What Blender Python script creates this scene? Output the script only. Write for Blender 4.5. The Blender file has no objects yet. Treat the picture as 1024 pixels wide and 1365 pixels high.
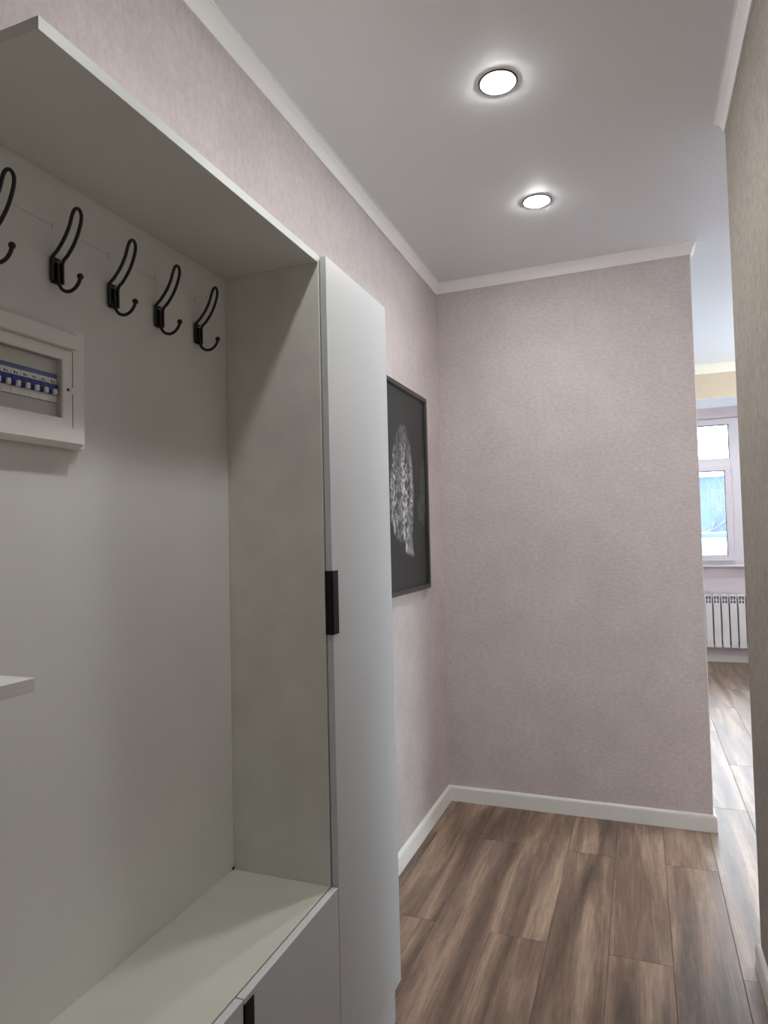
import bpy, bmesh, math, random
import numpy as np
from mathutils import Vector, Matrix

random.seed(7)
scene = bpy.context.scene
COL = scene.collection

# ------------------------------------------------------------------ camera
cam_data = bpy.data.cameras.new('camera')
cam = bpy.data.objects.new('camera', cam_data)
COL.objects.link(cam)
_r = Vector((0.93308605, 0.35886422, -0.02380941))
_u = Vector((0.03576689, -0.02671740, 0.99900296))
_w = Vector((-0.35787029, 0.93300732, 0.03776509))
_m = Matrix((( _r.x, _u.x, -_w.x, 0.94957), (_r.y, _u.y, -_w.y, -3.30792),
             (_r.z, _u.z, -_w.z, 1.33900), (0, 0, 0, 1)))
cam.matrix_world = _m
cam_data.sensor_fit = 'VERTICAL'
cam_data.sensor_height = 36.0
cam_data.lens = 884.797 / 1365.0 * 36.0
cam_data.clip_start = 0.02
cam_data.clip_end = 400
scene.camera = cam

# ------------------------------------------------------------------ world and exposure
world = bpy.data.worlds.new('overcast_sky')
scene.world = world
world.use_nodes = True
_bg = world.node_tree.nodes['Background']
_bg.inputs['Color'].default_value = (0.86, 0.915, 1.0, 1)
_bg.inputs['Strength'].default_value = 23.0
LAMP_STRENGTH = 250.0
LAMP_BEAM_WATTS = 13.0
LAMP_COLOR = (1.0, 0.99, 0.98, 1)

vs = scene.view_settings
vs.view_transform = 'Standard'
vs.look = 'None'
vs.exposure = 0.0
vs.gamma = 1.0
vs.use_curve_mapping = False
scene.cycles.max_bounces = 12
scene.cycles.diffuse_bounces = 7

# ------------------------------------------------------------------ helpers
WO = {}      # world origin of every object we place


def lin(r, g, b):
    def f(c):
        c /= 255.0
        return c / 12.92 if c <= 0.04045 else ((c + 0.055) / 1.055) ** 2.4
    return (f(r), f(g), f(b), 1)


class B:
    """collects geometry in world coordinates; build() links it as one mesh object"""

    def __init__(self):
        self.bm = bmesh.new()

    def box(self, x0, x1, y0, y1, z0, z1, bev=0.0, seg=1):
        vs_ = [self.bm.verts.new(p) for p in
               ((x0, y0, z0), (x1, y0, z0), (x1, y1, z0), (x0, y1, z0),
                (x0, y0, z1), (x1, y0, z1), (x1, y1, z1), (x0, y1, z1))]
        fs = [self.bm.faces.new([vs_[i] for i in q]) for q in
              ((3, 2, 1, 0), (4, 5, 6, 7), (0, 1, 5, 4), (1, 2, 6, 5), (2, 3, 7, 6), (3, 0, 4, 7))]
        if bev > 0:
            es = list({e for f in fs for e in f.edges})
            bmesh.ops.bevel(self.bm, geom=es, offset=bev, segments=seg, affect='EDGES', profile=0.5)
        return self

    def tube(self, pts, r, n=8, closed=False):
        pts = [Vector(p) for p in pts]
        rings = []
        N = len(pts)
        up = None
        for i, p in enumerate(pts):
            if closed:
                t = (pts[(i + 1) % N] - pts[i - 1]).normalized()
            else:
                t = (pts[min(i + 1, N - 1)] - pts[max(i - 1, 0)]).normalized()
            if up is None:
                a = Vector((0, 0, 1)) if abs(t.z) < 0.9 else Vector((0, 1, 0))
                up = (a - t * a.dot(t)).normalized()
            else:
                up = (up - t * up.dot(t)).normalized()
            s = t.cross(up)
            rr = r[i] if isinstance(r, (list, tuple)) else r
            rings.append([self.bm.verts.new(p + (up * math.cos(k * 2 * math.pi / n) + s * math.sin(k * 2 * math.pi / n)) * rr)
                          for k in range(n)])
        R = N if closed else N - 1
        for i in range(R):
            a, b = rings[i], rings[(i + 1) % N]
            for k in range(n):
                self.bm.faces.new((a[k], a[(k + 1) % n], b[(k + 1) % n], b[k]))
        if not closed:
            self.bm.faces.new(list(reversed(rings[0])))
            self.bm.faces.new(rings[-1])
        return self

    def lathe(self, c, prof, n=32, axis='z', cap=True):
        c = Vector(c)
        rings = []
        for (r, h) in prof:
            ring = []
            for k in range(n):
                a = 2 * math.pi * k / n
                u_, v_ = r * math.cos(a), r * math.sin(a)
                off = (u_, v_, h) if axis == 'z' else ((h, u_, v_) if axis == 'x' else (v_, h, u_))
                ring.append(self.bm.verts.new(c + Vector(off)))
            rings.append(ring)
        for a, b in zip(rings, rings[1:]):
            for k in range(n):
                self.bm.faces.new((a[k], a[(k + 1) % n], b[(k + 1) % n], b[k]))
        if cap:
            self.bm.faces.new(list(reversed(rings[0])))
            self.bm.faces.new(rings[-1])
        return self

    def ball(self, c, r, sx=1, sy=1, sz=1, sub=2):
        m = Matrix.Translation(c) @ Matrix.Diagonal((r * sx, r * sy, r * sz, 1))
        bmesh.ops.create_icosphere(self.bm, subdivisions=sub, radius=1.0, matrix=m)
        return self

    def poly(self, pts):
        self.bm.faces.new([self.bm.verts.new(p) for p in pts])
        return self

    def build(self, name, mat, parent=None, smooth=False, origin=None):
        bm = self.bm
        bmesh.ops.recalc_face_normals(bm, faces=bm.faces)
        co = [v.co for v in bm.verts]
        mn = Vector([min(c[i] for c in co) for i in range(3)])
        mx = Vector([max(c[i] for c in co) for i in range(3)])
        o = Vector(origin) if origin is not None else Vector(((mn.x + mx.x) / 2, (mn.y + mx.y) / 2, mn.z))
        for v in bm.verts:
            v.co -= o
        if smooth:
            for f in bm.faces:
                f.smooth = True
        me = bpy.data.meshes.new(name)
        bm.to_mesh(me)
        bm.free()
        me.materials.append(mat)
        ob = bpy.data.objects.new(name, me)
        COL.objects.link(ob)
        if parent is not None:
            ob.parent = parent
            ob.location = o - WO[parent.name]
        else:
            ob.location = o
        WO[ob.name] = o
        if smooth:
            try:
                me.set_sharp_from_angle(angle=math.radians(40))
            except Exception:
                pass
        return ob


def tag(o, label, cat, group=None, kind=None):
    o['label'] = label
    if cat:
        o['category'] = cat
    if group:
        o['group'] = group
    if kind:
        o['kind'] = kind
    return o


def thing(name, loc, label, cat, group=None):
    o = bpy.data.objects.new(name, None)
    o.empty_display_size = 0.05
    COL.objects.link(o)
    o.location = loc
    WO[o.name] = Vector(loc)
    return tag(o, label, cat, group)


def copy_tree(o, parent=None):
    c = o.copy()
    COL.objects.link(c)
    c.parent = parent
    for ch in list(o.children):
        copy_tree(ch, c)
    return c


def box(name, mat, x0, x1, y0, y1, z0, z1, parent=None, bev=0.0, seg=1):
    return B().box(x0, x1, y0, y1, z0, z1, bev, seg).build(name, mat, parent)


def struct(o, label, cat):
    return tag(o, label, cat, kind='structure')


# ------------------------------------------------------------------ materials
def new_mat(name):
    m = bpy.data.materials.new(name)
    m.use_nodes = True
    nt = m.node_tree
    return m, nt, nt.nodes['Principled BSDF']


def node(nt, kind, **kw):
    n = nt.nodes.new(kind)
    for k, v in kw.items():
        if k in n.inputs:
            n.inputs[k].default_value = v
        else:
            setattr(n, k, v)
    return n


def plain(name, col, rough=0.5, metal=0.0, spec=0.5, var=0.0, vscale=8.0, bump=0.0, bscale=200.0):
    m, nt, bs = new_mat(name)
    bs.inputs['Base Color'].default_value = col
    bs.inputs['Roughness'].default_value = rough
    bs.inputs['Metallic'].default_value = metal
    bs.inputs['Specular IOR Level'].default_value = spec
    tc = node(nt, 'ShaderNodeTexCoord')
    if var > 0:
        nz = node(nt, 'ShaderNodeTexNoise')
        nz.inputs['Scale'].default_value = vscale
        nz.inputs['Detail'].default_value = 5
        nt.links.new(tc.outputs['Object'], nz.inputs['Vector'])
        rp = node(nt, 'ShaderNodeValToRGB')
        rp.color_ramp.elements[0].position = 0.3
        rp.color_ramp.elements[1].position = 0.7
        rp.color_ramp.elements[0].color = tuple(c * (1 - var) for c in col[:3]) + (1,)
        rp.color_ramp.elements[1].color = tuple(min(1, c * (1 + var)) for c in col[:3]) + (1,)
        nt.links.new(nz.outputs['Fac'], rp.inputs['Fac'])
        nt.links.new(rp.outputs['Color'], bs.inputs['Base Color'])
    if bump > 0:
        nb = node(nt, 'ShaderNodeTexNoise')
        nb.inputs['Scale'].default_value = bscale
        nb.inputs['Detail'].default_value = 3
        nt.links.new(tc.outputs['Object'], nb.inputs['Vector'])
        bp = node(nt, 'ShaderNodeBump')
        bp.inputs['Strength'].default_value = bump
        bp.inputs['Distance'].default_value = 0.002
        nt.links.new(nb.outputs['Fac'], bp.inputs['Height'])
        nt.links.new(bp.outputs['Normal'], bs.inputs['Normal'])
    return m


def wallpaper(name, col, stretch=(1, 1, 1), fine=95.0, var=0.10, blotch=0.06, bump=0.5, rough=0.75):
    """vinyl wallpaper: fine woven relief plus soft cloudy tone"""
    m, nt, bs = new_mat(name)
    bs.inputs['Roughness'].default_value = rough
    bs.inputs['Specular IOR Level'].default_value = 0.25
    tc = node(nt, 'ShaderNodeTexCoord')
    mp = node(nt, 'ShaderNodeMapping')
    mp.inputs['Scale'].default_value = stretch
    nt.links.new(tc.outputs['Object'], mp.inputs['Vector'])
    n1 = node(nt, 'ShaderNodeTexNoise')
    n1.inputs['Scale'].default_value = fine
    n1.inputs['Detail'].default_value = 4
    n1.inputs['Roughness'].default_value = 0.65
    nt.links.new(mp.outputs['Vector'], n1.inputs['Vector'])
    n2 = node(nt, 'ShaderNodeTexNoise')
    n2.inputs['Scale'].default_value = 5.5
    n2.inputs['Detail'].default_value = 6
    n2.inputs['Roughness'].default_value = 0.6
    nt.links.new(tc.outputs['Object'], n2.inputs['Vector'])
    mr1 = node(nt, 'ShaderNodeMapRange')
    mr1.inputs[1].default_value = 0.3
    mr1.inputs[2].default_value = 0.7
    mr1.inputs[3].default_value = 1 - var
    mr1.inputs[4].default_value = 1 + var
    nt.links.new(n1.outputs['Fac'], mr1.inputs[0])
    mr2 = node(nt, 'ShaderNodeMapRange')
    mr2.inputs[1].default_value = 0.3
    mr2.inputs[2].default_value = 0.7
    mr2.inputs[3].default_value = 1 - blotch
    mr2.inputs[4].default_value = 1 + blotch
    nt.links.new(n2.outputs['Fac'], mr2.inputs[0])
    mu = node(nt, 'ShaderNodeMath', operation='MULTIPLY')
    nt.links.new(mr1.outputs[0], mu.inputs[0])
    nt.links.new(mr2.outputs[0], mu.inputs[1])
    vm = node(nt, 'ShaderNodeVectorMath', operation='SCALE')
    vm.inputs[0].default_value = col[:3]
    nt.links.new(mu.outputs[0], vm.inputs['Scale'])
    nt.links.new(vm.outputs['Vector'], bs.inputs['Base Color'])
    bp = node(nt, 'ShaderNodeBump')
    bp.inputs['Strength'].default_value = bump
    bp.inputs['Distance'].default_value = 0.0015
    nt.links.new(n1.outputs['Fac'], bp.inputs['Height'])
    nt.links.new(bp.outputs['Normal'], bs.inputs['Normal'])
    return m


def wood_floor(name):
    m, nt, bs = new_mat(name)
    tc = node(nt, 'ShaderNodeTexCoord')
    oi = node(nt, 'ShaderNodeObjectInfo')
    cx = node(nt, 'ShaderNodeCombineXYZ')
    m1 = node(nt, 'ShaderNodeMath', operation='MULTIPLY')
    m1.inputs[1].default_value = 37.0
    nt.links.new(oi.outputs['Random'], m1.inputs[0])
    nt.links.new(m1.outputs[0], cx.inputs['X'])
    m2 = node(nt, 'ShaderNodeMath', operation='MULTIPLY')
    m2.inputs[1].default_value = 91.0
    nt.links.new(oi.outputs['Random'], m2.inputs[0])
    nt.links.new(m2.outputs[0], cx.inputs['Y'])
    ad = node(nt, 'ShaderNodeVectorMath', operation='ADD')
    nt.links.new(tc.outputs['Object'], ad.inputs[0])
    nt.links.new(cx.outputs[0], ad.inputs[1])

    def streak(sx, sy, det, rgh=0.55, dist=0.0):
        mp = node(nt, 'ShaderNodeMapping')
        mp.inputs['Scale'].default_value = (sx, sy, 1)
        nt.links.new(ad.outputs[0], mp.inputs['Vector'])
        nz = node(nt, 'ShaderNodeTexNoise')
        nz.inputs['Scale'].default_value = 1.0
        nz.inputs['Detail'].default_value = det
        nz.inputs['Roughness'].default_value = rgh
        nz.inputs['Distortion'].default_value = dist
        nt.links.new(mp.outputs['Vector'], nz.inputs['Vector'])
        return nz
    broad = streak(14.0, 1.1, 4.0, 0.55, 0.5)
    fine = streak(130.0, 6.0, 5.0, 0.7, 0.3)
    cross = streak(40.0, 22.0, 4.0, 0.6)
    rp = node(nt, 'ShaderNodeValToRGB')
    cr = rp.color_ramp
    cr.elements[0].position = 0.28
    cr.elements[0].color = lin(84, 69, 58)
    cr.elements[1].position = 0.74
    cr.elements[1].color = lin(178, 153, 130)
    e = cr.elements.new(0.5)
    e.color = lin(124, 103, 88)
    nt.links.new(broad.outputs['Fac'], rp.inputs['Fac'])
    mr = node(nt, 'ShaderNodeMapRange')
    mr.inputs[1].default_value = 0.25
    mr.inputs[2].default_value = 0.7
    mr.inputs[3].default_value = 0.62
    mr.inputs[4].default_value = 1.24
    nt.links.new(fine.outputs['Fac'], mr.inputs[0])
    mc = node(nt, 'ShaderNodeMapRange')
    mc.inputs[1].default_value = 0.3
    mc.inputs[2].default_value = 0.7
    mc.inputs[3].default_value = 0.9
    mc.inputs[4].default_value = 1.08
    nt.links.new(cross.outputs['Fac'], mc.inputs[0])
    mo = node(nt, 'ShaderNodeMapRange')
    mo.inputs[3].default_value = 0.94
    mo.inputs[4].default_value = 1.06
    nt.links.new(oi.outputs['Random'], mo.inputs[0])
    a = node(nt, 'ShaderNodeMath', operation='MULTIPLY')
    nt.links.new(mr.outputs[0], a.inputs[0])
    nt.links.new(mc.outputs[0], a.inputs[1])
    b = node(nt, 'ShaderNodeMath', operation='MULTIPLY')
    nt.links.new(a.outputs[0], b.inputs[0])
    nt.links.new(mo.outputs[0], b.inputs[1])
    vm = node(nt, 'ShaderNodeVectorMath', operation='SCALE')
    nt.links.new(rp.outputs['Color'], vm.inputs[0])
    nt.links.new(b.outputs[0], vm.inputs['Scale'])
    nt.links.new(vm.outputs['Vector'], bs.inputs['Base Color'])
    bs.inputs['Roughness'].default_value = 0.46
    bs.inputs['Specular IOR Level'].default_value = 0.5
    bp = node(nt, 'ShaderNodeBump')
    bp.inputs['Strength'].default_value = 0.25
    bp.inputs['Distance'].default_value = 0.0006
    nt.links.new(fine.outputs['Fac'], bp.inputs['Height'])
    nt.links.new(bp.outputs['Normal'], bs.inputs['Normal'])
    return m


def emit(name, col, strength):
    m, nt, bs = new_mat(name)
    nt.nodes.remove(bs)
    em = node(nt, 'ShaderNodeEmission')
    em.inputs['Color'].default_value = col
    em.inputs['Strength'].default_value = strength
    nt.links.new(em.outputs[0], nt.nodes['Material Output'].inputs['Surface'])
    return m


def pane_glass(name):
    m, nt, bs = new_mat(name)
    nt.nodes.remove(bs)
    tr = node(nt, 'ShaderNodeBsdfTransparent')
    tr.inputs['Color'].default_value = (0.93, 0.97, 0.98, 1)
    gl = node(nt, 'ShaderNodeBsdfGlossy')
    gl.inputs['Roughness'].default_value = 0.02
    fr = node(nt, 'ShaderNodeFresnel')
    fr.inputs['IOR'].default_value = 1.45
    mx = node(nt, 'ShaderNodeMixShader')
    nt.links.new(fr.outputs[0], mx.inputs[0])
    nt.links.new(tr.outputs[0], mx.inputs[1])
    nt.links.new(gl.outputs[0], mx.inputs[2])
    nt.links.new(mx.outputs[0], nt.nodes['Material Output'].inputs['Surface'])
    return m


M = {}
M['paper'] = wallpaper('pinkish_grey_wallpaper', lin(190, 181, 178), var=0.10, fine=75, stretch=(1, 1, 0.6))
M['paper_back'] = wallpaper('mottled_grey_wallpaper', lin(199, 191, 187), var=0.12, blotch=0.06, fine=70, stretch=(0.7, 0.7, 1.4))
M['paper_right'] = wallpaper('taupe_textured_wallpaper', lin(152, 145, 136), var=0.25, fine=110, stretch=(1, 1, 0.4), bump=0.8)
M['paper_room'] = wallpaper('pale_lilac_wallpaper', lin(222, 214, 218), var=0.04, blotch=0.02)
M['paper_tan'] = wallpaper('tan_wallpaper', lin(200, 184, 160), var=0.05, blotch=0.03)
M['ceiling'] = plain('satin_stretch_ceiling', lin(229, 232, 234), rough=0.45, spec=0.35)
M['trim'] = plain('white_moulding_paint', lin(244, 244, 242), rough=0.5, spec=0.35)
M['plaster'] = plain('white_plaster', lin(225, 226, 230), rough=0.7, var=0.02)
M['skirting'] = plain('white_skirting_plastic', lin(216, 216, 210), rough=0.4, var=0.02)
M['floor_base'] = plain('dark_floor_underlay', lin(52, 42, 36), rough=0.8)
M['wood'] = wood_floor('grey_brown_oak_laminate')
M['laminate'] = plain('light_grey_carcass_laminate', lin(223, 222, 217), rough=0.5, var=0.035, vscale=4, spec=0.35)
M['bench'] = plain('greenish_dim_lit_bench_laminate', lin(200, 202, 190), rough=0.5, var=0.03, vscale=5, spec=0.35)  # carcass laminate painted darker here, standing in for the bench's weaker light
M['laminate_worn'] = plain('scuffed_grey_laminate', lin(218, 217, 210), rough=0.5, var=0.07, vscale=9, spec=0.35)
M['laminate_edge'] = plain('light_edge_banding', lin(210, 214, 210), rough=0.45)
M['door_white'] = plain('matt_white_cabinet_front', lin(204, 207, 208), rough=0.42, var=0.012, vscale=2, spec=0.4)
M['black_metal'] = plain('matt_black_metal', lin(20, 20, 22), rough=0.42, spec=0.5)
M['black_handle'] = plain('black_powder_coat', lin(12, 12, 16), rough=0.5, spec=0.3)
M['steel'] = plain('zinc_screw_steel', lin(150, 150, 155), rough=0.35, metal=1.0)
M['chrome'] = plain('satin_nickel_ring', lin(92, 92, 94), rough=0.35, metal=0.9)
M['lamp_white'] = plain('white_lamp_ring', lin(235, 236, 236), rough=0.4)
M['lamp'] = emit('lit_lamp_diffuser', LAMP_COLOR, LAMP_STRENGTH)
M['plastic'] = plain('white_abs_plastic', lin(234, 233, 228), rough=0.3, spec=0.5)
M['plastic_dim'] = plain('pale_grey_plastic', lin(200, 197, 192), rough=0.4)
M['blue'] = plain('breaker_blue_plastic', lin(24, 52, 140), rough=0.4)
M['blue_pale'] = plain('breaker_blue_grey_strip', lin(80, 110, 160), rough=0.4)
M['dark'] = plain('dark_recess', lin(40, 36, 32), rough=0.8)
M['seam'] = plain('shaded_gap_plastic', lin(104, 94, 86), rough=0.7)
M['breaker_print'] = plain('breaker_dark_print', lin(70, 62, 60), rough=0.6)
M['pencil'] = plain('pencil_mark_graphite', lin(165, 159, 152), rough=0.8)
M['rust'] = plain('brown_screw_cap', lin(96, 56, 40), rough=0.6)
M['frame_black'] = plain('black_picture_frame', lin(46, 46, 48), rough=0.33, spec=0.6, var=0.12, vscale=60)
M['pvc'] = plain('white_window_pvc', lin(234, 232, 238), rough=0.35)
M['gasket'] = plain('dark_window_gasket', lin(60, 62, 70), rough=0.6)
M['glass'] = pane_glass('window_pane_glass')
M['radiator'] = plain('white_radiator_enamel', lin(242, 243, 243), rough=0.35)
M['radiator_dark'] = plain('radiator_pipe_and_gap_shade', lin(112, 118, 128), rough=0.6)  # collector pipe tone, also the painted shade in grille and gaps
M['snow'] = plain('snow', lin(236, 240, 244), rough=0.8, var=0.03, vscale=0.6)
M['facade'] = plain('haze_blue_facade', lin(40, 55, 70), rough=0.85, var=0.15, vscale=0.5)  # distance haze put into the facade colour as blue grey
M['facade_dark'] = plain('facade_window_glass', lin(26, 40, 64), rough=0.3)
M['facade_light'] = plain('facade_window_frame', lin(50, 64, 82), rough=0.6)
M['parapet'] = plain('blue_roof_edge_sheet', lin(28, 48, 82), rough=0.6, var=0.1, vscale=1.0)
M['bark'] = plain('frosted_bark', lin(58, 66, 80), rough=0.9, var=0.2, vscale=5)

# ------------------------------------------------------------------ dimensions (metres)
H = 2.65          # ceiling
W = 1.211         # far end wall of the hall stops here
R = 1.2495        # right wall face
YE = -0.984       # right wall ends here
Y0 = -4.30        # wall behind the camera
XB = 0.020        # face of the niche back board
CF = 0.2736       # front of the cabinet carcass
DF = 0.2920       # front of the doors
YN = -1.9376      # niche side of the tall cabinet
YC = -1.548       # far side of the tall cabinet
ZT = 1.981        # underside of the niche top board
ZB = 0.558        # bench top
YL = -2.708       # near end of the top board
FY = 4.221        # window wall
BY0, BY1, BZ = 2.53, 2.985, 2.38    # beam before the window bay
RX0, RX1 = -2.0, 3.7                # far room

# ------------------------------------------------------------------ room shell
struct(box('wall_left', M['paper'], -0.12, 0, Y0, 0, 0, H), 'long left hallway wall in pale pinkish grey wallpaper', 'wall')
struct(box('wall_back', M['paper_back'], RX0, W, 0, 0.12, 0, H), 'end wall of the hall in mottled grey wallpaper', 'wall')
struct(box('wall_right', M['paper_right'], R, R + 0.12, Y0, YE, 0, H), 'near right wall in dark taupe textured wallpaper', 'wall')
struct(box('wall_entry', M['paper'], -0.12, R + 0.12, Y0 - 0.12, Y0, 0, H), 'wallpapered wall behind the viewer', 'wall')
struct(box('wall_room_near', M['paper_room'], R + 0.12, RX1 + 0.12, YE - 0.12, YE, 0, H), 'near wall of the bright room beyond', 'wall')
struct(box('wall_room_left', M['paper_room'], RX0 - 0.12, RX0, 0, FY + 0.25, 0, H + 0.1), 'left wall of the bright room beyond', 'wall')
SY0, SY1, SZ0, SZ1 = 0.50, 2.40, 0.75, 2.45     # added side window of the bright room
b = B()
b.box(RX1, RX1 + 0.12, YE, SY0, 0, H)
b.box(RX1, RX1 + 0.12, SY1, FY + 0.25, 0, H)
b.box(RX1, RX1 + 0.12, SY0, SY1, 0, SZ0)
b.box(RX1, RX1 + 0.12, SY0, SY1, SZ1, H)
struct(b.build('wall_room_right', M['paper_room']), 'right wall of the bright room beyond', 'wall')
struct(box('ceiling', M['ceiling'], RX0 - 0.12, RX1 + 0.12, Y0 - 0.12, FY + 0.25, H, H + 0.12), 'smooth pale grey stretch ceiling', 'ceiling')

# beam and piers of the window bay
BX0, BX1 = 0.55, 3.15
bp_ = struct(box('wall_beam', M['plaster'], BX0, BX1, BY0, BY1, BZ, H), 'white plastered beam above the window bay', 'beam')
box('wallpaper_strip', M['paper_tan'], BX0, BX1, BY0 - 0.003, BY0, BZ + 0.002, H, bp_)['label'] = 'tan wallpaper band on the beam'
struct(box('wall_pier_left', M['paper_room'], RX0, BX0, BY0, BY1, 0, H), 'wide wall pier left of the window bay', 'wall')
struct(box('wall_pier_right', M['paper_room'], BX1, RX1, BY0, BY1, 0, H), 'narrow wall pier right of the window bay', 'wall')
# window wall with an opening
WX0, WX1, WZ0, WZ1 = 0.95, 2.76, 0.975, 2.475
b = B()
b.box(RX0, WX0, FY, FY + 0.25, 0, H)
b.box(WX1, RX1, FY, FY + 0.25, 0, H)
b.box(WX0, WX1, FY, FY + 0.25, 0, WZ0)
b.box(WX0, WX1, FY, FY + 0.25, WZ1, H)
struct(b.build('wall_window', M['paper_room']), 'pale lilac wall around the far window', 'wall')


def sweep(path, prof, names, mat, label, cat, z=0.0):
    """prof: (offset to the right of travel, height); each leg of the path is one object, mitred at the corners"""
    P = [Vector((x, y, 0)) for x, y in path]
    D = [(b_ - a_).normalized() for a_, b_ in zip(P, P[1:])]
    Nn = [Vector((d.y, -d.x, 0)) for d in D]
    mit = []
    for i in range(len(P)):
        if i == 0:
            mit.append(Nn[0])
        elif i == len(P) - 1:
            mit.append(Nn[-1])
        else:
            mit.append((Nn[i - 1] + Nn[i]) / (1 + Nn[i - 1].dot(Nn[i])))
    for i in range(len(D)):
        if names[i] is None:
            continue
        q = B()
        ra = [q.bm.verts.new(P[i] + mit[i] * o + Vector((0, 0, z + h))) for o, h in prof]
        rb = [q.bm.verts.new(P[i + 1] + mit[i + 1] * o + Vector((0, 0, z + h))) for o, h in prof]
        n = len(prof)
        for k in range(n):
            q.bm.faces.new((ra[k], ra[(k + 1) % n], rb[(k + 1) % n], rb[k]))
        q.bm.faces.new(ra)
        q.bm.faces.new(list(reversed(rb)))
        struct(q.build(names[i], mat, smooth=True), label[i], cat)


CORN = [(0.0, -0.051), (0.0045, -0.051), (0.0065, -0.044), (0.0085, -0.034), (0.0125, -0.023),
        (0.018, -0.015), (0.0235, -0.010), (0.0245, -0.0055), (0.029, -0.005), (0.029, 0.0), (0.0, 0.0)]
sweep([(0, Y0), (0, 0), (W, 0), (W, 0.12)], CORN, ['trim_1', 'trim_2', 'trim_3'], M['trim'],
      ['white ceiling cornice along the left wall', 'white ceiling cornice over the end wall', 'short cornice return round the end wall corner'], 'cornice', H)
sweep([(R + 0.12, YE), (R, YE), (R, Y0)], CORN, ['trim_4', 'trim_5'], M['trim'],
      ['short cornice return at the right wall end', 'white ceiling cornice along the right wall'], 'cornice', H)
CORN2 = [(o * 2.0, h * 1.42) for o, h in CORN]
M['cream'] = plain('cream_moulding_paint', lin(236, 230, 212), rough=0.5)
sweep([(RX0, BY0 - 0.003), (RX1, BY0 - 0.003)], CORN2, ['trim_6'], M['cream'], ['cream cornice on the beam of the bright room'], 'cornice', H)

BASE = [(0.0, 0.0), (0.016, 0.0), (0.016, 0.006), (0.0145, 0.010), (0.0145, 0.060), (0.0125, 0.067), (0.008, 0.0715), (0.0, 0.073)]
sweep([(0, YC + 0.004), (0, 0), (W, 0), (W, 0.12)], BASE, ['baseboard_left', 'baseboard_back', 'baseboard_back_return'], M['skirting'],
      ['white baseboard on the left wall beside the cabinet', 'white baseboard under the end wall', 'short baseboard return at the end wall corner'], 'baseboard')
sweep([(R + 0.12, YE), (R, YE), (R, -2.465)], BASE, ['baseboard_right_return', 'baseboard_right'], M['skirting'],
      ['short baseboard return at the right wall end', 'white baseboard on the right taupe wall'], 'baseboard')
sweep([(BX0, FY), (BX1, FY)], BASE, ['baseboard_window'], M['skirting'], ['white baseboard under the far radiator'], 'baseboard')
# white corner strip on the free edge of the end wall and of the right wall
struct(box('trim_7', M['trim'], W - 0.001, W + 0.0015, -0.0015, 0.12, 0.074, H - 0.052), 'thin white corner bead on the end wall edge', 'corner bead')

# white door added out of view to bounce light into the coat niche
dr = struct(thing('added_bounce_door_1', (R - 0.01, -2.95, 0), 'white door added in the right wall to bounce light', 'door'), 'white door added in the right wall to bounce light', 'door')
box('door_leaf', M['trim'], R - 0.006, R - 0.0005, -3.35, -2.55, 0.008, 2.05, dr)
for a_, c_, z0_, z1_ in ((-3.43, -3.355, 0, 2.13), (-2.545, -2.47, 0, 2.13), (-3.355, -2.545, 2.055, 2.13)):
    box('casing', M['trim'], R - 0.012, R - 0.0005, a_, c_, z0_, z1_, dr, 0.002)
hh = B().tube([(R - 0.006, -3.29, 1.0), (R - 0.05, -3.29, 1.0), (R - 0.055, -3.28, 1.0), (R - 0.055, -3.18, 1.0)], 0.008, 10)
hh.build('handle', M['chrome'], dr, smooth=True)

# ------------------------------------------------------------------ floor of single planks
flo = struct(box('floor', M['floor_base'], RX0, RX1, Y0, FY, -0.06, -0.0085), 'grey brown wood plank laminate floor', 'floor')
PW, PL, TH = 0.190, 1.335, 0.008


def plank_mesh():
    q = B()
    g, c = 0.0004, 0.0011
    x0, x1, y0, y1 = -PW / 2 + g, PW / 2 - g, -PL / 2 + g, PL / 2 - g
    lo = [(x0, y0, -TH), (x1, y0, -TH), (x1, y1, -TH), (x0, y1, -TH)]
    mi = [(x, y, -0.0012) for x, y, _ in lo]
    hi = [(x0 + c, y0 + c, 0), (x1 - c, y0 + c, 0), (x1 - c, y1 - c, 0), (x0 + c, y1 - c, 0)]
    rr = [[q.bm.verts.new(p) for p in s] for s in (lo, mi, hi)]
    q.bm.faces.new(list(reversed(rr[0])))
    q.bm.faces.new(rr[2])
    for a, b_ in zip(rr, rr[1:]):
        for k in range(4):
            q.bm.faces.new((a[k], a[(k + 1) % 4], b_[(k + 1) % 4], b_[k]))
    bmesh.ops.recalc_face_normals(q.bm, faces=q.bm.faces)
    me = bpy.data.meshes.new('plank')
    q.bm.to_mesh(me)
    q.bm.free()
    me.materials.append(M['wood'])
    return me


PM = plank_mesh()
ROOMS = [(0, R, Y0, YE), (0, RX1, YE, 0), (W, RX1, 0, 0.12), (RX0, RX1, 0.12, FY)]
FO = WO['floor']
for ci in range(-11, 20):
    xa = 0.050 + ci * PW
    yoff = -1.05 if ci % 2 == 0 else -0.38
    for ri in range(-3, 5):
        ya = yoff + ri * PL
        hit = any(xa < r[1] - 0.01 and xa + PW > r[0] + 0.01 and ya < r[3] - 0.01 and ya + PL > r[2] + 0.01 for r in ROOMS)
        if not hit or xa < RX0 - PW or xa + PW > RX1 + PW:
            continue
        o = bpy.data.objects.new('plank', PM)
        COL.objects.link(o)
        o.parent = flo
        o.location = Vector((xa + PW / 2, ya + PL / 2, 0)) - FO

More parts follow.
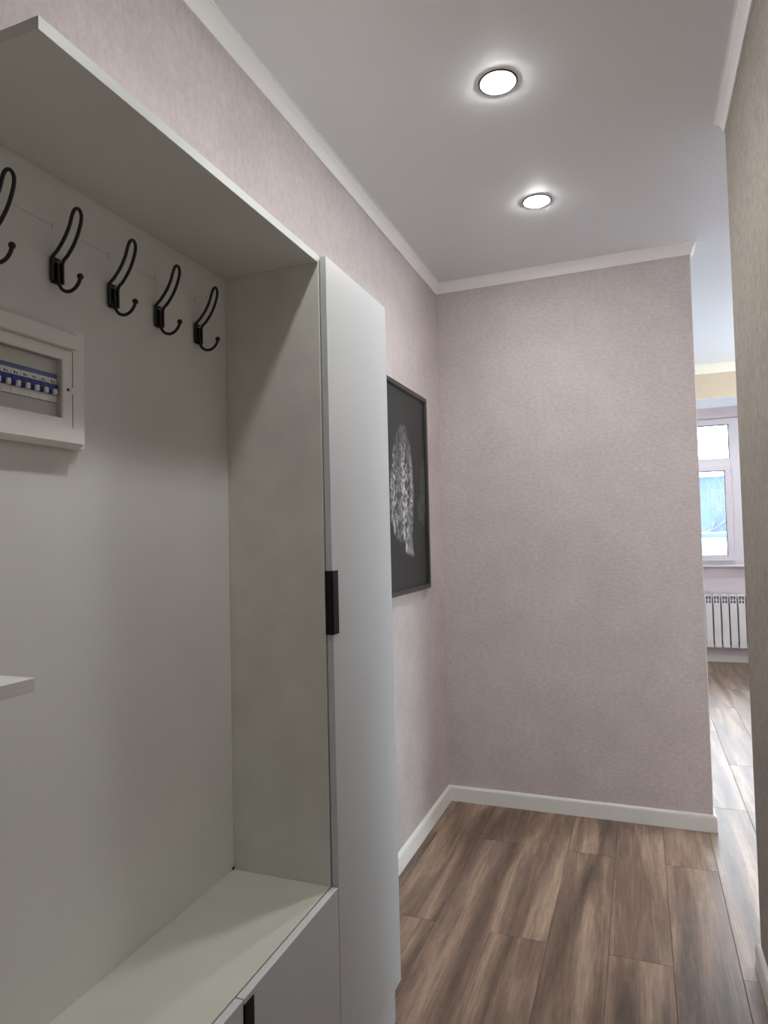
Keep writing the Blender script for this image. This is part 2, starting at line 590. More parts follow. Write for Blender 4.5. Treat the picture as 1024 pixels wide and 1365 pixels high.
# ------------------------------------------------------------------ tall cabinet
G = 0.016
tc_ = thing('tall_cabinet', ((CF) / 2, (YN + YC) / 2, 0), 'tall narrow white cabinet with a black edge handle', 'cabinet')
box('side_panel', M['laminate_worn'], 0.001, CF, YN, YN + G, 0, ZT + G, tc_, 0.0006)
box('side_panel', M['door_white'], 0.001, CF, YC - G, YC, 0, ZT + G, tc_, 0.0006)
box('top_panel', M['laminate'], 0.001, CF, YN + G, YC - G, ZT, ZT + G, tc_, 0.0006)
box('back_board', M['laminate'], 0.001, 0.006, YN + G, YC - G, 0.08, ZT, tc_)
box('bottom_panel', M['laminate'], 0.006, CF, YN + G, YC - G, 0.08, 0.08 + G, tc_)
box('plinth', M['door_white'], CF - 0.018, CF, YN + G, YC - G, 0.0, 0.079, tc_)
door = box('door', M['door_white'], CF + 0.0025, DF, -1.9335, YC + 0.001, 0.118, ZT + G - 0.001, tc_, 0.0010, 2)


def edge_pull(parent, y_edge, xf, xb_, z0, z1, front=0.028, t=0.0022):
    """black L profile folded round the vertical edge of a front"""
    q = B()
    q.box(xf, xf + t, y_edge - t, y_edge + front, z0, z1, 0.0005)
    q.box(xb_, xf + t, y_edge - t, y_edge - 0.0002, z0, z1, 0.0005)
    h = q.build('handle', M['black_handle'], parent)
    h['label'] = 'black angle handle folded round the front edge'
    return h


edge_pull(door, -1.9335, DF, CF + 0.001, 1.1195, 1.265)

# ------------------------------------------------------------------ niche panel: back board and top board
np_ = thing('coat_niche', (0.13, (YL + YN) / 2, ZB), 'pale grey coat niche back board with overhanging top board', 'wall panel')
box('back_panel', M['laminate'], 0.001, XB, -3.098, YN - 0.001, ZB + 0.0005, ZT - 0.0005, np_)
tp = box('top_panel', M['laminate'], 0.001, CF, YL, YN - 0.0022, ZT, ZT + 0.018, np_, 0.0006)
box('edge_band', M['laminate_edge'], CF, CF + 0.0008, YL, YN - 0.0005, ZT, ZT + 0.018, tp)
for k, (y_, dl) in enumerate(((-2.447, 0.085), (-2.315, 0.07), (-2.185, 0.06), (-2.052, 0.02))):
    q = B()
    yk = y_ - 0.006
    q.box(XB, XB + 0.0002, yk - dl, yk - 0.004, 1.8915, 1.8922)
    q.box(XB, XB + 0.0002, yk - 0.0035, yk - 0.0023, 1.884, 1.896)
    q.build('pencil_mark', M['pencil'], np_)
box('screw_cap', M['rust'], XB, XB + 0.004, YN - 0.009, YN - 0.003, ZB + 0.001, ZB + 0.008, np_, 0.001)
sp_ = thing('open_shelf', (0.137, -2.9, 1.166), 'open pale grey shelf end at the far left of the niche', 'shelf')
box('board', M['laminate'], XB, CF, -3.098, -2.716, 1.166, 1.182, sp_, 0.0005)
box('end_panel', M['laminate'], 0.001, CF, -3.116, -3.098, ZB, ZT, sp_, 0.0005)

# ------------------------------------------------------------------ shoe bench
YBL = -3.09
be = thing('shoe_bench', (CF / 2, (YBL + YN) / 2, 0), 'low pale grey shoe bench cabinet under the coat niche', 'bench cabinet')
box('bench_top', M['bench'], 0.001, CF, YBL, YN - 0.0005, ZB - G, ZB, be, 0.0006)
box('side_panel', M['laminate'], 0.001, CF, YN - G - 0.0005, YN - 0.0005, 0, ZB - G, be)
box('side_panel', M['laminate'], 0.001, CF, YBL, YBL + G, 0, ZB - G, be)
box('divider', M['laminate'], 0.006, CF, -2.322, -2.306, 0.08, ZB - G, be)
box('bottom_panel', M['laminate'], 0.006, CF, YBL + G, YN - G, 0.064, 0.08, be)
box('plinth', M['laminate'], CF - 0.03, CF - 0.014, YBL + G, YN - G, 0, 0.064, be)
fronts = [(-2.3155, -1.9365), (-2.699, -2.3175), (-3.088, -2.701)]
for y0_, y1_ in fronts:
    d_ = box('door', M['door_white'], CF + 0.0025, DF, y0_, y1_, 0.09, ZB - 0.0005, be, 0.0009, 2)
    edge_pull(d_, y0_ + 0.001, DF, CF + 0.004, ZB - 0.155, ZB - 0.010)

# ------------------------------------------------------------------ coat hooks


def arc_pts(ctrl, n=10):
    """Catmull-Rom through control points"""
    C = [Vector(c) for c in ctrl]
    C = [C[0] * 2 - C[1]] + C + [C[-1] * 2 - C[-2]]
    out = []
    for i in range(1, len(C) - 2):
        p0, p1, p2, p3 = C[i - 1:i + 3]
        for k in range(n):
            t = k / n
            out.append(0.5 * ((2 * p1) + (p2 - p0) * t + (2 * p0 - 5 * p1 + 4 * p2 - p3) * t * t + (3 * p1 - p0 - 3 * p2 + p3) * t ** 3))
    out.append(C[-2])
    return out


def make_hook(y, label):
    X, Z = XB, 1.790
    t = thing('coat_hook', (X, y, Z), label, 'coat hook', 'black wire coat hooks in the niche')
    rw = 0.0031
    q = B().box(X, X + 0.003, y - 0.0105, y + 0.0105, Z, Z + 0.047, 0.0012)
    q.build('mounting_plate', M['black_metal'], t)
    hw = 0.0112
    side = [(0.0055, 0.003), (0.0055, 0.022), (0.0065, 0.042), (0.018, 0.0525), (0.0325, 0.0695), (0.0435, 0.089), (0.0500, 0.108)]
    left = [Vector((X + a, y - hw * (1 - 0.12 * max(0, (i - 3)) / 3), Z + c)) for i, (a, c) in enumerate(side)]
    rgt = [Vector((v.x, 2 * y - v.y, v.z)) for v in left]
    tip = [Vector((X + 0.0525, y - 0.0066, Z + 0.1185)), Vector((X + 0.0532, y, Z + 0.1225)), Vector((X + 0.0525, y + 0.0066, Z + 0.1185))]
    B().tube(arc_pts(left + tip + list(reversed(rgt)), 6), rw, 10).build('upper_loop', M['black_metal'], t, smooth=True)
    low = [(0.0065, 0.036), (0.0072, 0.014), (0.0100, -0.002), (0.0190, -0.0135), (0.0325, -0.0175), (0.0455, -0.0135), (0.0540, -0.005), (0.0570, 0.002)]
    B().tube(arc_pts([(X + a, y, Z + c) for a, c in low], 6), rw, 10).build('lower_hook', M['black_metal'], t, smooth=True)
    B().ball((X + 0.0572, y, Z + 0.0045), 0.0056).build('ball_tip', M['black_metal'], t, smooth=True)
    for zz in (0.008, 0.040):
        B().lathe((X + 0.003, y + 0.0042, Z + zz), [(0.0026, 0), (0.0026, 0.0008), (0.0016, 0.0016)], 12, 'x').build('screw', M['steel'], t, smooth=True)
    return t


for y_, lab in ((-2.052, 'black wire double coat hook nearest the tall cabinet'),
                (-2.185, 'black wire double coat hook, second from the tall cabinet'),
                (-2.315, 'black wire double coat hook, middle of the row of five'),
                (-2.447, 'black wire double coat hook just above the breaker box corner'),
                (-2.579, 'black wire double coat hook cut by the left picture edge')):
    make_hook(y_ - 0.003, lab)

# ------------------------------------------------------------------ breaker box
eb = thing('breaker_box', (XB, -2.56, 1.504), 'white plastic breaker box with blue switches below the coat hooks', 'breaker box')
YR, YLf = -2.400, -2.735
b = B()
zo0, zo1 = 1.507, 1.713
b.box(XB, 0.034, YLf, YR - 0.031, zo0, 1.545)          # flange ring
b.box(XB, 0.034, YLf, YR - 0.031, 1.672, zo1)
b.box(XB, 0.034, YR - 0.031, YR, zo0, zo1)
b.box(XB, 0.034, YLf, YLf + 0.031, 1.545, 1.672)
b.build('flange', M['plastic'], eb)


def prism_y(prof, y0, y1):
    q_ = B()
    a_ = [q_.bm.verts.new((x, y0, z)) for x, z in prof]
    c_ = [q_.bm.verts.new((x, y1, z)) for x, z in prof]
    n_ = len(prof)
    for k_ in range(n_):
        q_.bm.faces.new((a_[k_], a_[(k_ + 1) % n_], c_[(k_ + 1) % n_], c_[k_]))
    q_.bm.faces.new(list(reversed(a_)))
    q_.bm.faces.new(c_)
    return q_


prism_y([(0.034, 1.713), (0.040, 1.7085), (0.0485, 1.701), (0.0495, 1.676), (0.034, 1.676)], YLf + 0.02, -2.429).build('top_bar', M['plastic'], eb)
prism_y([(0.034, 1.538), (0.0475, 1.538), (0.0480, 1.513), (0.036, 1.5045), (0.034, 1.5045)], YLf + 0.02, -2.415).build('bottom_bar', M['plastic'], eb)
# hinged cover frame with the cut-out
b = B()
cy0, cy1 = YLf + 0.033, -2.4305
wy0, wy1, wz0, wz1 = -2.700, -2.4510, 1.5550, 1.6560
b.box(0.030, 0.038, wy1, cy1, 1.5385, 1.675, 0.0008)
b.box(0.030, 0.038, cy0, wy0, 1.5385, 1.675, 0.0008)
b.box(0.030, 0.038, wy0, wy1, wz1, 1.675)
b.box(0.030, 0.038, wy0, wy1, 1.5385, wz0)
b.build('cover_frame', M['plastic'], eb)
box('seam', M['seam'], 0.0341, 0.0346, cy1, -2.4262, 1.5385, 1.675, eb)
b = B()
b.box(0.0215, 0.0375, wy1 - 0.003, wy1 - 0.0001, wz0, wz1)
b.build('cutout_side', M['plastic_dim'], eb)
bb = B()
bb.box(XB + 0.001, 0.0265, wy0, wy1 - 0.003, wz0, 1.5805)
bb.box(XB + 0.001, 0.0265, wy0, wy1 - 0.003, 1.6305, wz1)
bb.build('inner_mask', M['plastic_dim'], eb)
box('slot_floor', M['dark'], XB + 0.0005, XB + 0.001, wy0, wy1 - 0.003, 1.5805, 1.6305, eb)
B().lathe((0.038, -2.4402, 1.6060), [(0.0026, -0.002), (0.0026, 0.0006)], 12, 'x').build('lock_hole', M['dark'], eb)
B().lathe((0.034, -2.4290, 1.6060), [(0.006, -0.002), (0.006, 0.0045), (0.005, 0.0052)], 16, 'x').build('thumb_notch', M['plastic'], eb)
ny = 13
for k in range(ny):
    yb = wy1 - 0.0035 - (k + 1) * 0.0178
    y1_ = yb + 0.0174
    cb = B().box(XB + 0.001, 0.028, yb, y1_, 1.5815, 1.6295, 0.0004).build('circuit_breaker', M['plastic'], eb)
    box('top_strip', M['blue_pale'], 0.028, 0.0284, yb, y1_, 1.6225, 1.6292, cb)
    box('blue_band', M['blue'], 0.028, 0.0310, yb, y1_, 1.5940, 1.6120, cb, 0.0004)
    B().box(0.0310, 0.0365, yb + 0.0050, yb + 0.0118, 1.5935, 1.6030, 0.0012, 2).build('toggle', M['plastic'], cb)
    q = B()
    q.box(0.028, 0.0282, yb + 0.005, yb + 0.0075, 1.6145, 1.6185)
    q.box(0.028, 0.0282, yb + 0.0095, yb + 0.0120, 1.6145, 1.6170)
    q.build('printed_mark', M['breaker_print'], cb)

# ------------------------------------------------------------------ framed picture
PY0, PY1, PZ0, PZ1 = -0.885, -0.280, 1.094, 1.996
pic = thing('framed_picture', (0, (PY0 + PY1) / 2, PZ0), 'black framed dark print of a pale spotted leopard on the left wall', 'picture')
b = B()
fw, fd = 0.024, 0.021
outer = [(PY0, PZ0), (PY1, PZ0), (PY1, PZ1), (PY0, PZ1)]
levels = [(0.0, 0.0005), (0.0, fd - 0.004), (0.004, fd), (fw - 0.004, fd - 0.001), (fw, fd - 0.008), (fw, 0.0005)]
rings = []
for ins, xx in levels:
    rings.append([b.bm.verts.new((xx, y_ + (ins if y_ == PY0 else -ins), z_ + (ins if z_ == PZ0 else -ins))) for y_, z_ in outer])
for i in range(len(rings)):
    a, c = rings[i], rings[(i + 1) % len(rings)]
    for k in range(4):
        b.bm.faces.new((a[k], a[(k + 1) % 4], c[(k + 1) % 4], c[k]))
b.build('frame', M['frame_black'], pic)

# print: tones computed on a grid (flat print)
m, nt, bs = new_mat('printed_leopard_canvas')
at = node(nt, 'ShaderNodeAttribute')
at.attribute_name = 'tone'
nt.links.new(at.outputs['Color'], bs.inputs['Base Color'])
bs.inputs['Roughness'].default_value = 0.45
bs.inputs['Specular IOR Level'].default_value = 0.35
NU, NV = 200, 300
iy0, iy1, iz0, iz1 = PY0 + fw, PY1 - fw, PZ0 + fw, PZ1 - fw
yy, zz = np.meshgrid(np.linspace(iy0, iy1, NU), np.linspace(iz0, iz1, NV))
rng = np.random.RandomState(5)


def inside(poly, Y, Z):
    res = np.zeros_like(Y, dtype=bool)
    n_ = len(poly)
    for i_ in range(n_):
        (ya, za), (yb_, zb_) = poly[i_], poly[(i_ + 1) % n_]
        cond = ((za > Z) != (zb_ > Z)) & (Y < (yb_ - ya) * (Z - za) / (zb_ - za + 1e-12) + ya)
        res ^= cond
    return res


def blur(a, n_):
    for _ in range(n_):
        p_ = np.pad(a, 1, mode='edge')
        a = (p_[1:-1, 1:-1] * 2 + p_[:-2, 1:-1] + p_[2:, 1:-1] + p_[1:-1, :-2] + p_[1:-1, 2:]) / 6
    return a


body = [(-.645, 1.815), (-.576, 1.82), (-.520, 1.756), (-.488, 1.66), (-.480, 1.52), (-.500, 1.42), (-.520, 1.33), (-.490, 1.25),
        (-.560, 1.262), (-.605, 1.275), (-.60, 1.33), (-.66, 1.315), (-.736, 1.345), (-.784, 1.417), (-.790, 1.508), (-.766, 1.60), (-.735, 1.70), (-.696, 1.765)]
second = [(-.355, 1.70), (-.31, 1.69), (-.30, 1.42), (-.33, 1.385), (-.42, 1.42), (-.44, 1.50), (-.38, 1.53), (-.375, 1.60)]
mask = blur(inside(body, yy, zz).astype(float), 10)
mask2 = blur(inside(second, yy, zz).astype(float), 10)
spk = np.zeros_like(yy)
for _ in range(1500):
    cy_, cz_ = rng.uniform(-.80, -.29), rng.uniform(1.24, 1.83)
    an = rng.normal(math.pi / 2, 0.7)
    l_, w_ = rng.uniform(.006, .020), rng.uniform(.0025, .0055)
    i0 = np.searchsorted(zz[:, 0], cz_ - .03)
    i1 = np.searchsorted(zz[:, 0], cz_ + .03)
    j0 = np.searchsorted(yy[0], cy_ - .03)
    j1 = np.searchsorted(yy[0], cy_ + .03)
    du, dv = yy[i0:i1, j0:j1] - cy_, zz[i0:i1, j0:j1] - cz_
    a_ = du * math.cos(an) + dv * math.sin(an)
    c_ = -du * math.sin(an) + dv * math.cos(an)
    g_ = np.exp(-(a_ / l_) ** 2 - (c_ / w_) ** 2) * rng.uniform(.35, 1.0)
    spk[i0:i1, j0:j1] = np.maximum(spk[i0:i1, j0:j1], g_)
# brighter face low in the middle, dim back above, dark rosettes, eyes and nose
facew = 0.45 + 0.55 * np.exp(-(((yy + .62) / .16) ** 2 + ((zz - 1.47) / .20) ** 2))
dark = np.ones_like(yy)
for _ in range(170):
    cy_, cz_ = rng.uniform(-.80, -.29), rng.uniform(1.33, 1.82)
    rr_ = rng.uniform(.006, .012)
    d2 = ((yy - cy_) ** 2 + ((zz - cz_) * .8) ** 2) / rr_ ** 2
    dark *= 1 - 0.8 * np.exp(-d2 ** 2)
for (ey, ez, er) in ((-.675, 1.505, .016), (-.560, 1.500, .015), (-.600, 1.392, .020)):
    dark *= 1 - 0.9 * np.exp(-(((yy - ey) / er) ** 2 + ((zz - ez) / (er * .55)) ** 2))
muz = np.exp(-(((yy + .585) / .05) ** 2 + ((zz - 1.37) / .045) ** 2)) + np.exp(-(((yy + .555) / .04) ** 2 + ((zz - 1.275) / .022) ** 2))
bands = np.exp(-((yy + .745) / .032) ** 2) + 1.1 * np.exp(-((yy + .605) / .036) ** 2) + 0.8 * np.exp(-((yy + .510) / .020) ** 2)
facew = facew * (0.30 + 0.95 * np.clip(bands, 0, 1.1)) * np.clip(1.0 - (zz - 1.62) / .28, .35, 1.0)
val = 0.022 + mask * dark * (0.03 + 0.85 * spk * facew) + 0.16 * mask * muz * dark + mask2 * dark * (0.012 + 0.10 * spk)
val = np.clip(val, 0.015, 0.6)
verts = [(0.0095, float(y_), float(z_)) for y_, z_ in zip(yy.ravel(), zz.ravel())]
faces = [(j * NU + i, j * NU + i + 1, (j + 1) * NU + i + 1, (j + 1) * NU + i) for j in range(NV - 1) for i in range(NU - 1)]
me = bpy.data.meshes.new('print')
orig = Vector((0.0095, (iy0 + iy1) / 2, iz0))
me.from_pydata([tuple(Vector(v) - orig) for v in verts], [], faces)
ca = me.color_attributes.new('tone', 'FLOAT_COLOR', 'POINT')
vv = val.ravel()
ca.data.foreach_set('color', np.stack([vv, vv * 1.0, vv * 1.02, np.ones_like(vv)], 1).ravel().astype(np.float32))
me.materials.append(m)
pr = bpy.data.objects.new('print', me)
COL.objects.link(pr)
pr.parent = pic
pr.location = orig - WO[pic.name]
pr['label'] = 'dark print with a pale speckled leopard'
box('backing_board', M['dark'], 0.001, 0.0085, iy0 - 0.001, iy1 + 0.001, iz0 - 0.001, iz1 + 0.001, pic)

# ------------------------------------------------------------------ ceiling spotlights


def make_spot(x, y, label):
    t = thing('ceiling_spotlight', (x, y, H), label, 'ceiling light', 'round ceiling spotlights of the hall')
    B().lathe((x, y, H), [(0.0565, 0.0), (0.0565, -0.0022), (0.0550, -0.0033), (0.0525, -0.0034), (0.0510, -0.0026), (0.0510, 0.0)], 48, cap=False).build('chrome_ring', M['chrome'], t, smooth=True)
    B().lathe((x, y, H), [(0.0510, -0.0014), (0.0460, -0.0008), (0.0405, -0.0006), (0.0395, -0.0004), (0.0395, 0.0)], 48, cap=False).build('inner_ring', M['lamp_white'], t, smooth=True)
    B().lathe((x, y, H), [(0.0385, -0.0002), (0.0385, -0.0062), (0.0370, -0.0078), (0.0300, -0.0086), (0.0150, -0.0090), (0.0010, -0.0092)], 48).build('diffuser', M['lamp'], t, smooth=True)
    ld = bpy.data.lights.new('lamp_beam', 'SPOT')          # the lamp's own downward beam
    ld.energy = LAMP_BEAM_WATTS
    ld.color = LAMP_COLOR[:3]
    ld.spot_size = math.radians(150)
    ld.spot_blend = 1.0
    ld.shadow_soft_size = 0.036
    lo = bpy.data.objects.new('lamp_beam', ld)
    COL.objects.link(lo)
    lo.parent = t
    lo.location = (0, 0, -0.045)
    return t


make_spot(0.618, -0.677, 'lit round ceiling spotlight nearest the end wall')
make_spot(0.613, -1.424, 'lit round ceiling spotlight, the larger looking of the two in view')
make_spot(0.610, -2.171, 'lit round ceiling spotlight above the coat niche')
for sx_, sy_, sl_ in ((2.2, 0.7, 'room spotlight near the end wall, left'), (3.1, 0.7, 'room spotlight near the end wall, right'),  # unseen room lamps; opening and bay pairs added to brighten the far wall
                      (2.2, 1.9, 'room spotlight near the window bay, left'), (3.1, 1.9, 'room spotlight near the window bay, right'),
                      (2.2, -0.4, 'added room spotlight by the hall opening, left'), (3.1, -0.4, 'added room spotlight by the hall opening, right'),
                      (1.35, 3.55, 'added window bay spotlight, left'), (2.35, 3.55, 'added window bay spotlight, right')):  # bay pair added to light the radiator, hidden behind the beam
    make_spot(sx_, sy_, sl_)

# ------------------------------------------------------------------ window
win = struct(thing('window_1', ((WX0 + WX1) / 2, FY + 0.1, WZ0), 'white plastic window with transom panes in the bright room', 'window'), 'white plastic window with transom panes in the bright room', 'window')
fy0, fy1 = FY + 0.035, FY + 0.105
b = B()
b.box(WX0, WX1, fy0, fy1, WZ0, WZ0 + 0.055)
b.box(WX0, WX1, fy0, fy1, 2.410, WZ1)
b.box(WX0, WX0 + 0.055, fy0, fy1, WZ0 + 0.055, 2.410)
b.box(WX1 - 0.055, WX1, fy0, fy1, WZ0 + 0.055, 2.410)
b.build('window_frame', M['pvc'], win)
for (xa, xb_) in ((WX0 + 0.055, 1.838), (1.952, WX1 - 0.055)):
    box('transom_bar', M['pvc'], xa, xb_, fy0, fy1, 1.985, 2.058, win, 0.003)
    # upper fixed light
    up_ = B()
    g = 0.008
    up_.box(xa, xb_, fy0 + 0.02, fy0 + 0.04, 2.058, 2.058 + g)
    up_.box(xa, xb_, fy0 + 0.02, fy0 + 0.04, 2.410 - g, 2.410)
    up_.box(xa, xa + g, fy0 + 0.02, fy0 + 0.04, 2.058 + g, 2.410 - g)
    up_.box(xb_ - g, xb_, fy0 + 0.02, fy0 + 0.04, 2.058 + g, 2.410 - g)
    up_.build('glazing_gasket', M['gasket'], win)
    box('pane', M['glass'], xa + g, xb_ - g, fy0 + 0.028, fy0 + 0.032, 2.058 + g, 2.410 - g, win)
    # lower opening sash
    s = 0.055
    z0_, z1_ = WZ0 + 0.040, 1.990
    sb = B()
    sb.box(xa - 0.006, xb_ + 0.006, fy0 - 0.022, fy0 + 0.0, z0_, z0_ + s, 0.003)
    sb.box(xa - 0.006, xb_ + 0.006, fy0 - 0.022, fy0 + 0.0, z1_ - s, z1_, 0.003)
    sb.box(xa - 0.006, xa + s, fy0 - 0.022, fy0 + 0.0, z0_ + s - 0.004, z1_ - s + 0.004, 0.003)
    sb.box(xb_ - s, xb_ + 0.006, fy0 - 0.022, fy0 + 0.0, z0_ + s - 0.004, z1_ - s + 0.004, 0.003)
    sh = sb.build('sash', M['pvc'], win)
    gb = B()
    g = 0.006
    gb.box(xa + s, xb_ - s, fy0 - 0.006, fy0 + 0.02, z0_ + s, z0_ + s + g)
    gb.box(xa + s, xb_ - s, fy0 - 0.006, fy0 + 0.02, z1_ - s - g, z1_ - s)
    gb.box(xa + s, xa + s + g, fy0 - 0.006, fy0 + 0.02, z0_ + s + g, z1_ - s - g)
    gb.box(xb_ - s - g, xb_ - s, fy0 - 0.006, fy0 + 0.02, z0_ + s + g, z1_ - s - g)
    gb.build('gasket', M['gasket'], sh)
    box('pane', M['glass'], xa + s + g, xb_ - s - g, fy0 + 0.004, fy0 + 0.008, z0_ + s + g, z1_ - s - g, sh)
    for hz in (z0_ + 0.08, z1_ - 0.10):
        B().tube([(xb_ + 0.004, fy0 - 0.026, hz), (xb_ + 0.004, fy0 - 0.026, hz + 0.06)], 0.007, 10).build('hinge', M['pvc'], sh, smooth=True)
    hb_ = B()
    hb_.box(xa + 0.012, xa + 0.036, fy0 - 0.03, fy0 - 0.022, 1.44, 1.51, 0.003)
    hb_.box(xa + 0.015, xa + 0.033, fy0 - 0.058, fy0 - 0.03, 1.48, 1.50, 0.003)
    hb_.box(xa + 0.014, xa + 0.034, fy0 - 0.066, fy0 - 0.052, 1.37, 1.50, 0.004)
    hb_.build('handle', M['pvc'], sh)
box('mullion', M['pvc'], 1.838, 1.952, fy0, fy1, WZ0 + 0.055, 2.410, win)
box('window_sill', M['pvc'], WX0 - 0.03, WX1 + 0.03, FY - 0.045, FY + 0.035, WZ0 - 0.022, WZ0, win, 0.006, 2)

# side window added round the corner, out of view, to daylight the bright room
win2 = struct(thing('added_window_2', (RX1 + 0.06, (SY0 + SY1) / 2, SZ0), 'white window added at the side for more daylight', 'window'), 'white window added at the side for more daylight', 'window')
b = B()
b.box(RX1 + 0.03, RX1 + 0.09, SY0, SY1, SZ0, SZ0 + 0.055)
b.box(RX1 + 0.03, RX1 + 0.09, SY0, SY1, SZ1 - 0.055, SZ1)
b.box(RX1 + 0.03, RX1 + 0.09, SY0, SY0 + 0.055, SZ0 + 0.055, SZ1 - 0.055)
b.box(RX1 + 0.03, RX1 + 0.09, SY1 - 0.055, SY1, SZ0 + 0.055, SZ1 - 0.055)
b.build('window_frame', M['pvc'], win2)
ym = (SY0 + SY1) / 2
box('mullion', M['pvc'], RX1 + 0.03, RX1 + 0.09, ym - 0.04, ym + 0.04, SZ0 + 0.055, SZ1 - 0.055, win2)
for ya_, yb_ in ((SY0 + 0.055, ym - 0.04), (ym + 0.04, SY1 - 0.055)):
    box('pane', M['glass'], RX1 + 0.058, RX1 + 0.062, ya_, yb_, SZ0 + 0.055, SZ1 - 0.055, win2)
box('window_sill', M['pvc'], RX1 - 0.12, RX1 + 0.03, SY0 - 0.03, SY1 + 0.03, SZ0 - 0.022, SZ0, win2, 0.006, 2)

# ------------------------------------------------------------------ radiator
ry = 4.085
rad = thing('radiator', (1.73, ry + 0.04, 0.155), 'white sectional radiator under the far window', 'radiator')
pitch = 0.0738
for k in range(12):
    xc = 1.277 + k * pitch
    b = B()
    b.box(xc - 0.0305, xc + 0.0305, ry, ry + 0.010, 0.163, 0.600, 0.003)          # front fin
    b.box(xc - 0.005, xc + 0.005, ry + 0.010, ry + 0.085, 0.18, 0.66)              # web
    b.box(xc - 0.020, xc + 0.020, ry + 0.034, ry + 0.044, 0.18, 0.60)            # mid fin
    b.box(xc - 0.030, xc + 0.030, ry + 0.004, ry + 0.080, 0.668, 0.682, 0.004)     # top cap
    b.box(xc - 0.030, xc - 0.022, ry + 0.004, ry + 0.070, 0.600, 0.670)
    b.box(xc + 0.022, xc + 0.030, ry + 0.004, ry + 0.070, 0.600, 0.670)
    b.box(xc - 0.022, xc + 0.022, ry + 0.010, ry + 0.018, 0.627, 0.637)
    b.box(xc - 0.030, xc + 0.030, ry + 0.012, ry + 0.080, 0.155, 0.180, 0.004)
    sec = b.build('section', M['radiator'], rad)
    box('grille_shade', M['radiator_dark'], xc - 0.0215, xc + 0.0215, ry + 0.022, ry + 0.030, 0.600, 0.667, sec)  # dark plate painted as the shade inside the grille openings
    box('gap_shade', M['radiator_dark'], xc + 0.0312, xc + 0.0426, ry + 0.030, ry + 0.036, 0.185, 0.66, sec)  # dark strip painted as the shade between two sections
x0_, x1_ = 1.277 - 0.03, 1.277 + 11 * pitch + 0.03
for zc_ in (0.62, 0.20):
    B().tube([(x0_, ry + 0.06, zc_), (x1_ + 0.05, ry + 0.06, zc_)], 0.017, 12).build('collector_pipe', M['radiator_dark'], rad, smooth=True)
B().tube([(x1_ + 0.05, ry + 0.06, 0.20), (x1_ + 0.09, ry + 0.06, 0.20), (x1_ + 0.10, ry + 0.06, 0.18), (x1_ + 0.10, ry + 0.06, 0.0)], 0.010, 10).build('supply_pipe', M['radiator'], rad, smooth=True)
for xx in (1.35, 2.0):
    box('wall_bracket', M['radiator'], xx, xx + 0.02, ry + 0.078, FY - 0.001, 0.60, 0.63, rad)

# ------------------------------------------------------------------ outdoors
struct(box('ground', M['snow'], -120, 160, FY + 1.0, 180, -6.6, -6.5), 'snowy ground outside the window', 'ground')

lowb = thing('low_building', (14, 15.5, -6.5), 'low building with a snowy flat roof outside the window', 'building')
box('wall', M['facade'], -6, 34, 7.5, 24, -6.5, 0.93, lowb)
box('snow_cover', M['snow'], -6.2, 34.2, 7.3, 23.7, 0.93, 1.02, lowb, 0.03)
box('parapet', M['parapet'], -6.2, 34.2, 23.7, 24.1, 0.93, 1.19, lowb)
box('parapet_snow', M['snow'], -6.2, 34.2, 23.66, 24.14, 1.19, 1.225, lowb, 0.01)

apt = thing('apartment_building', (16, 66, -6.5), 'hazy blue grey apartment block across the yard', 'building')
box('wall', M['facade'], -14, 46, 62, 72, -6.5, 6.0, apt)
box('roof', M['snow'], -14.4, 46.4, 61.6, 72.4, 6.0, 6.45, apt, 0.05)
for fl_ in range(4):
    for k in range(18):
        xx = -12.2 + k * 3.2
        zz_ = -5.4 + fl_ * 2.9
        wf = box('window', M['facade_light'], xx, xx + 1.5, 61.94, 62.02, zz_, zz_ + 1.55, apt)
        box('pane', M['facade_dark'], xx + 0.1, xx + 0.70, 61.91, 61.94, zz_ + 0.1, zz_ + 1.45, wf)
        box('pane', M['facade_dark'], xx + 0.80, xx + 1.4, 61.91, 61.94, zz_ + 0.1, zz_ + 1.45, wf)


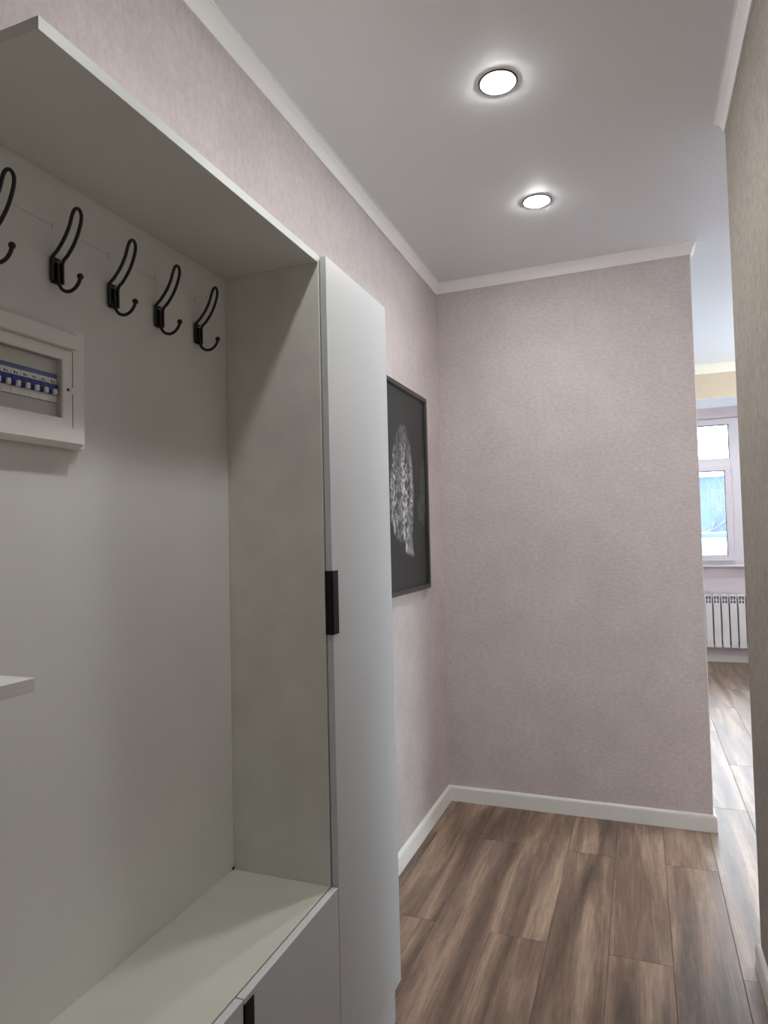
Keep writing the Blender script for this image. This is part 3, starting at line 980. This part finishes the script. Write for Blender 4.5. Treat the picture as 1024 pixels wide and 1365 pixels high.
def tree(x, y, h, label, seed):
    rg = random.Random(seed)
    t = thing('bare_tree', (x, y, -6.5), label, 'tree', 'bare winter trees outside')
    tr, br = B(), B()
    base = Vector((x, y, -6.5))
    top = base + Vector((rg.uniform(-.4, .4), rg.uniform(-.4, .4), h * 0.55))
    tr.tube([base, base.lerp(top, .5) + Vector((.08, 0, 0)), top], [0.22, 0.17, 0.11], 8)

    def grow(p, d, l, r, lev):
        e_ = p + d * l
        mid = p.lerp(e_, .5) + Vector((rg.uniform(-.06, .06), rg.uniform(-.06, .06), 0)) * l
        br.tube([p, mid, e_], [r, r * .8, r * .55], 5)
        if lev == 0:
            return
        for _ in range(4 if lev > 1 else 3):
            f_ = rg.uniform(.35, 1.0)
            nd = (d + Vector((rg.uniform(-.8, .8), rg.uniform(-.8, .8), rg.uniform(-.1, .5)))).normalized()
            grow(p.lerp(e_, f_), nd, l * rg.uniform(.5, .72), r * .5, lev - 1)
    for k in range(7):
        a = k * 2.4 + rg.uniform(-.3, .3)
        f_ = 0.55 + 0.45 * k / 6
        d = Vector((math.cos(a) * .8, math.sin(a) * .8, rg.uniform(.5, 1.1))).normalized()
        grow(base.lerp(top, f_), d, h * rg.uniform(.2, .3), 0.075, 3)
    tr.build('trunk', M['bark'], t, smooth=True)
    br.build('branches', M['bark'], t)
    return t


tree(2.4, 34, 12.5, 'bare frosted tree behind the low snowy roof, left one', 3)
tree(8.0, 41, 12.0, 'bare frosted tree behind the low snowy roof, middle one', 9)
tree(14.5, 38, 12.8, 'bare frosted tree behind the low snowy roof, right one', 14)
pts = [Vector((-30 + 4 * k, 30, 6.05 + 0.00035 * (-30 + 4 * k - 6) ** 2)) for k in range(21)]
pts[0].x += 0.12; pts[-1].x -= 0.12
cab = B().tube(pts, 0.05, 6).build('overhead_cable', M['gasket'])
tag(cab, 'thin dark overhead cable crossing the sky behind the upper pane', 'cable')
for k, px_ in enumerate((-30, 50)):
    pz = 6.05 + 0.00035 * (px_ - 6) ** 2
    po = B().tube([(px_, 30, -6.5), (px_, 30, pz + 0.4)], [0.16, 0.10], 10).build('utility_pole', M['bark'], smooth=True)
    tag(po, ('utility pole holding the left cable end' if k == 0 else 'utility pole holding the right cable end'), 'pole')
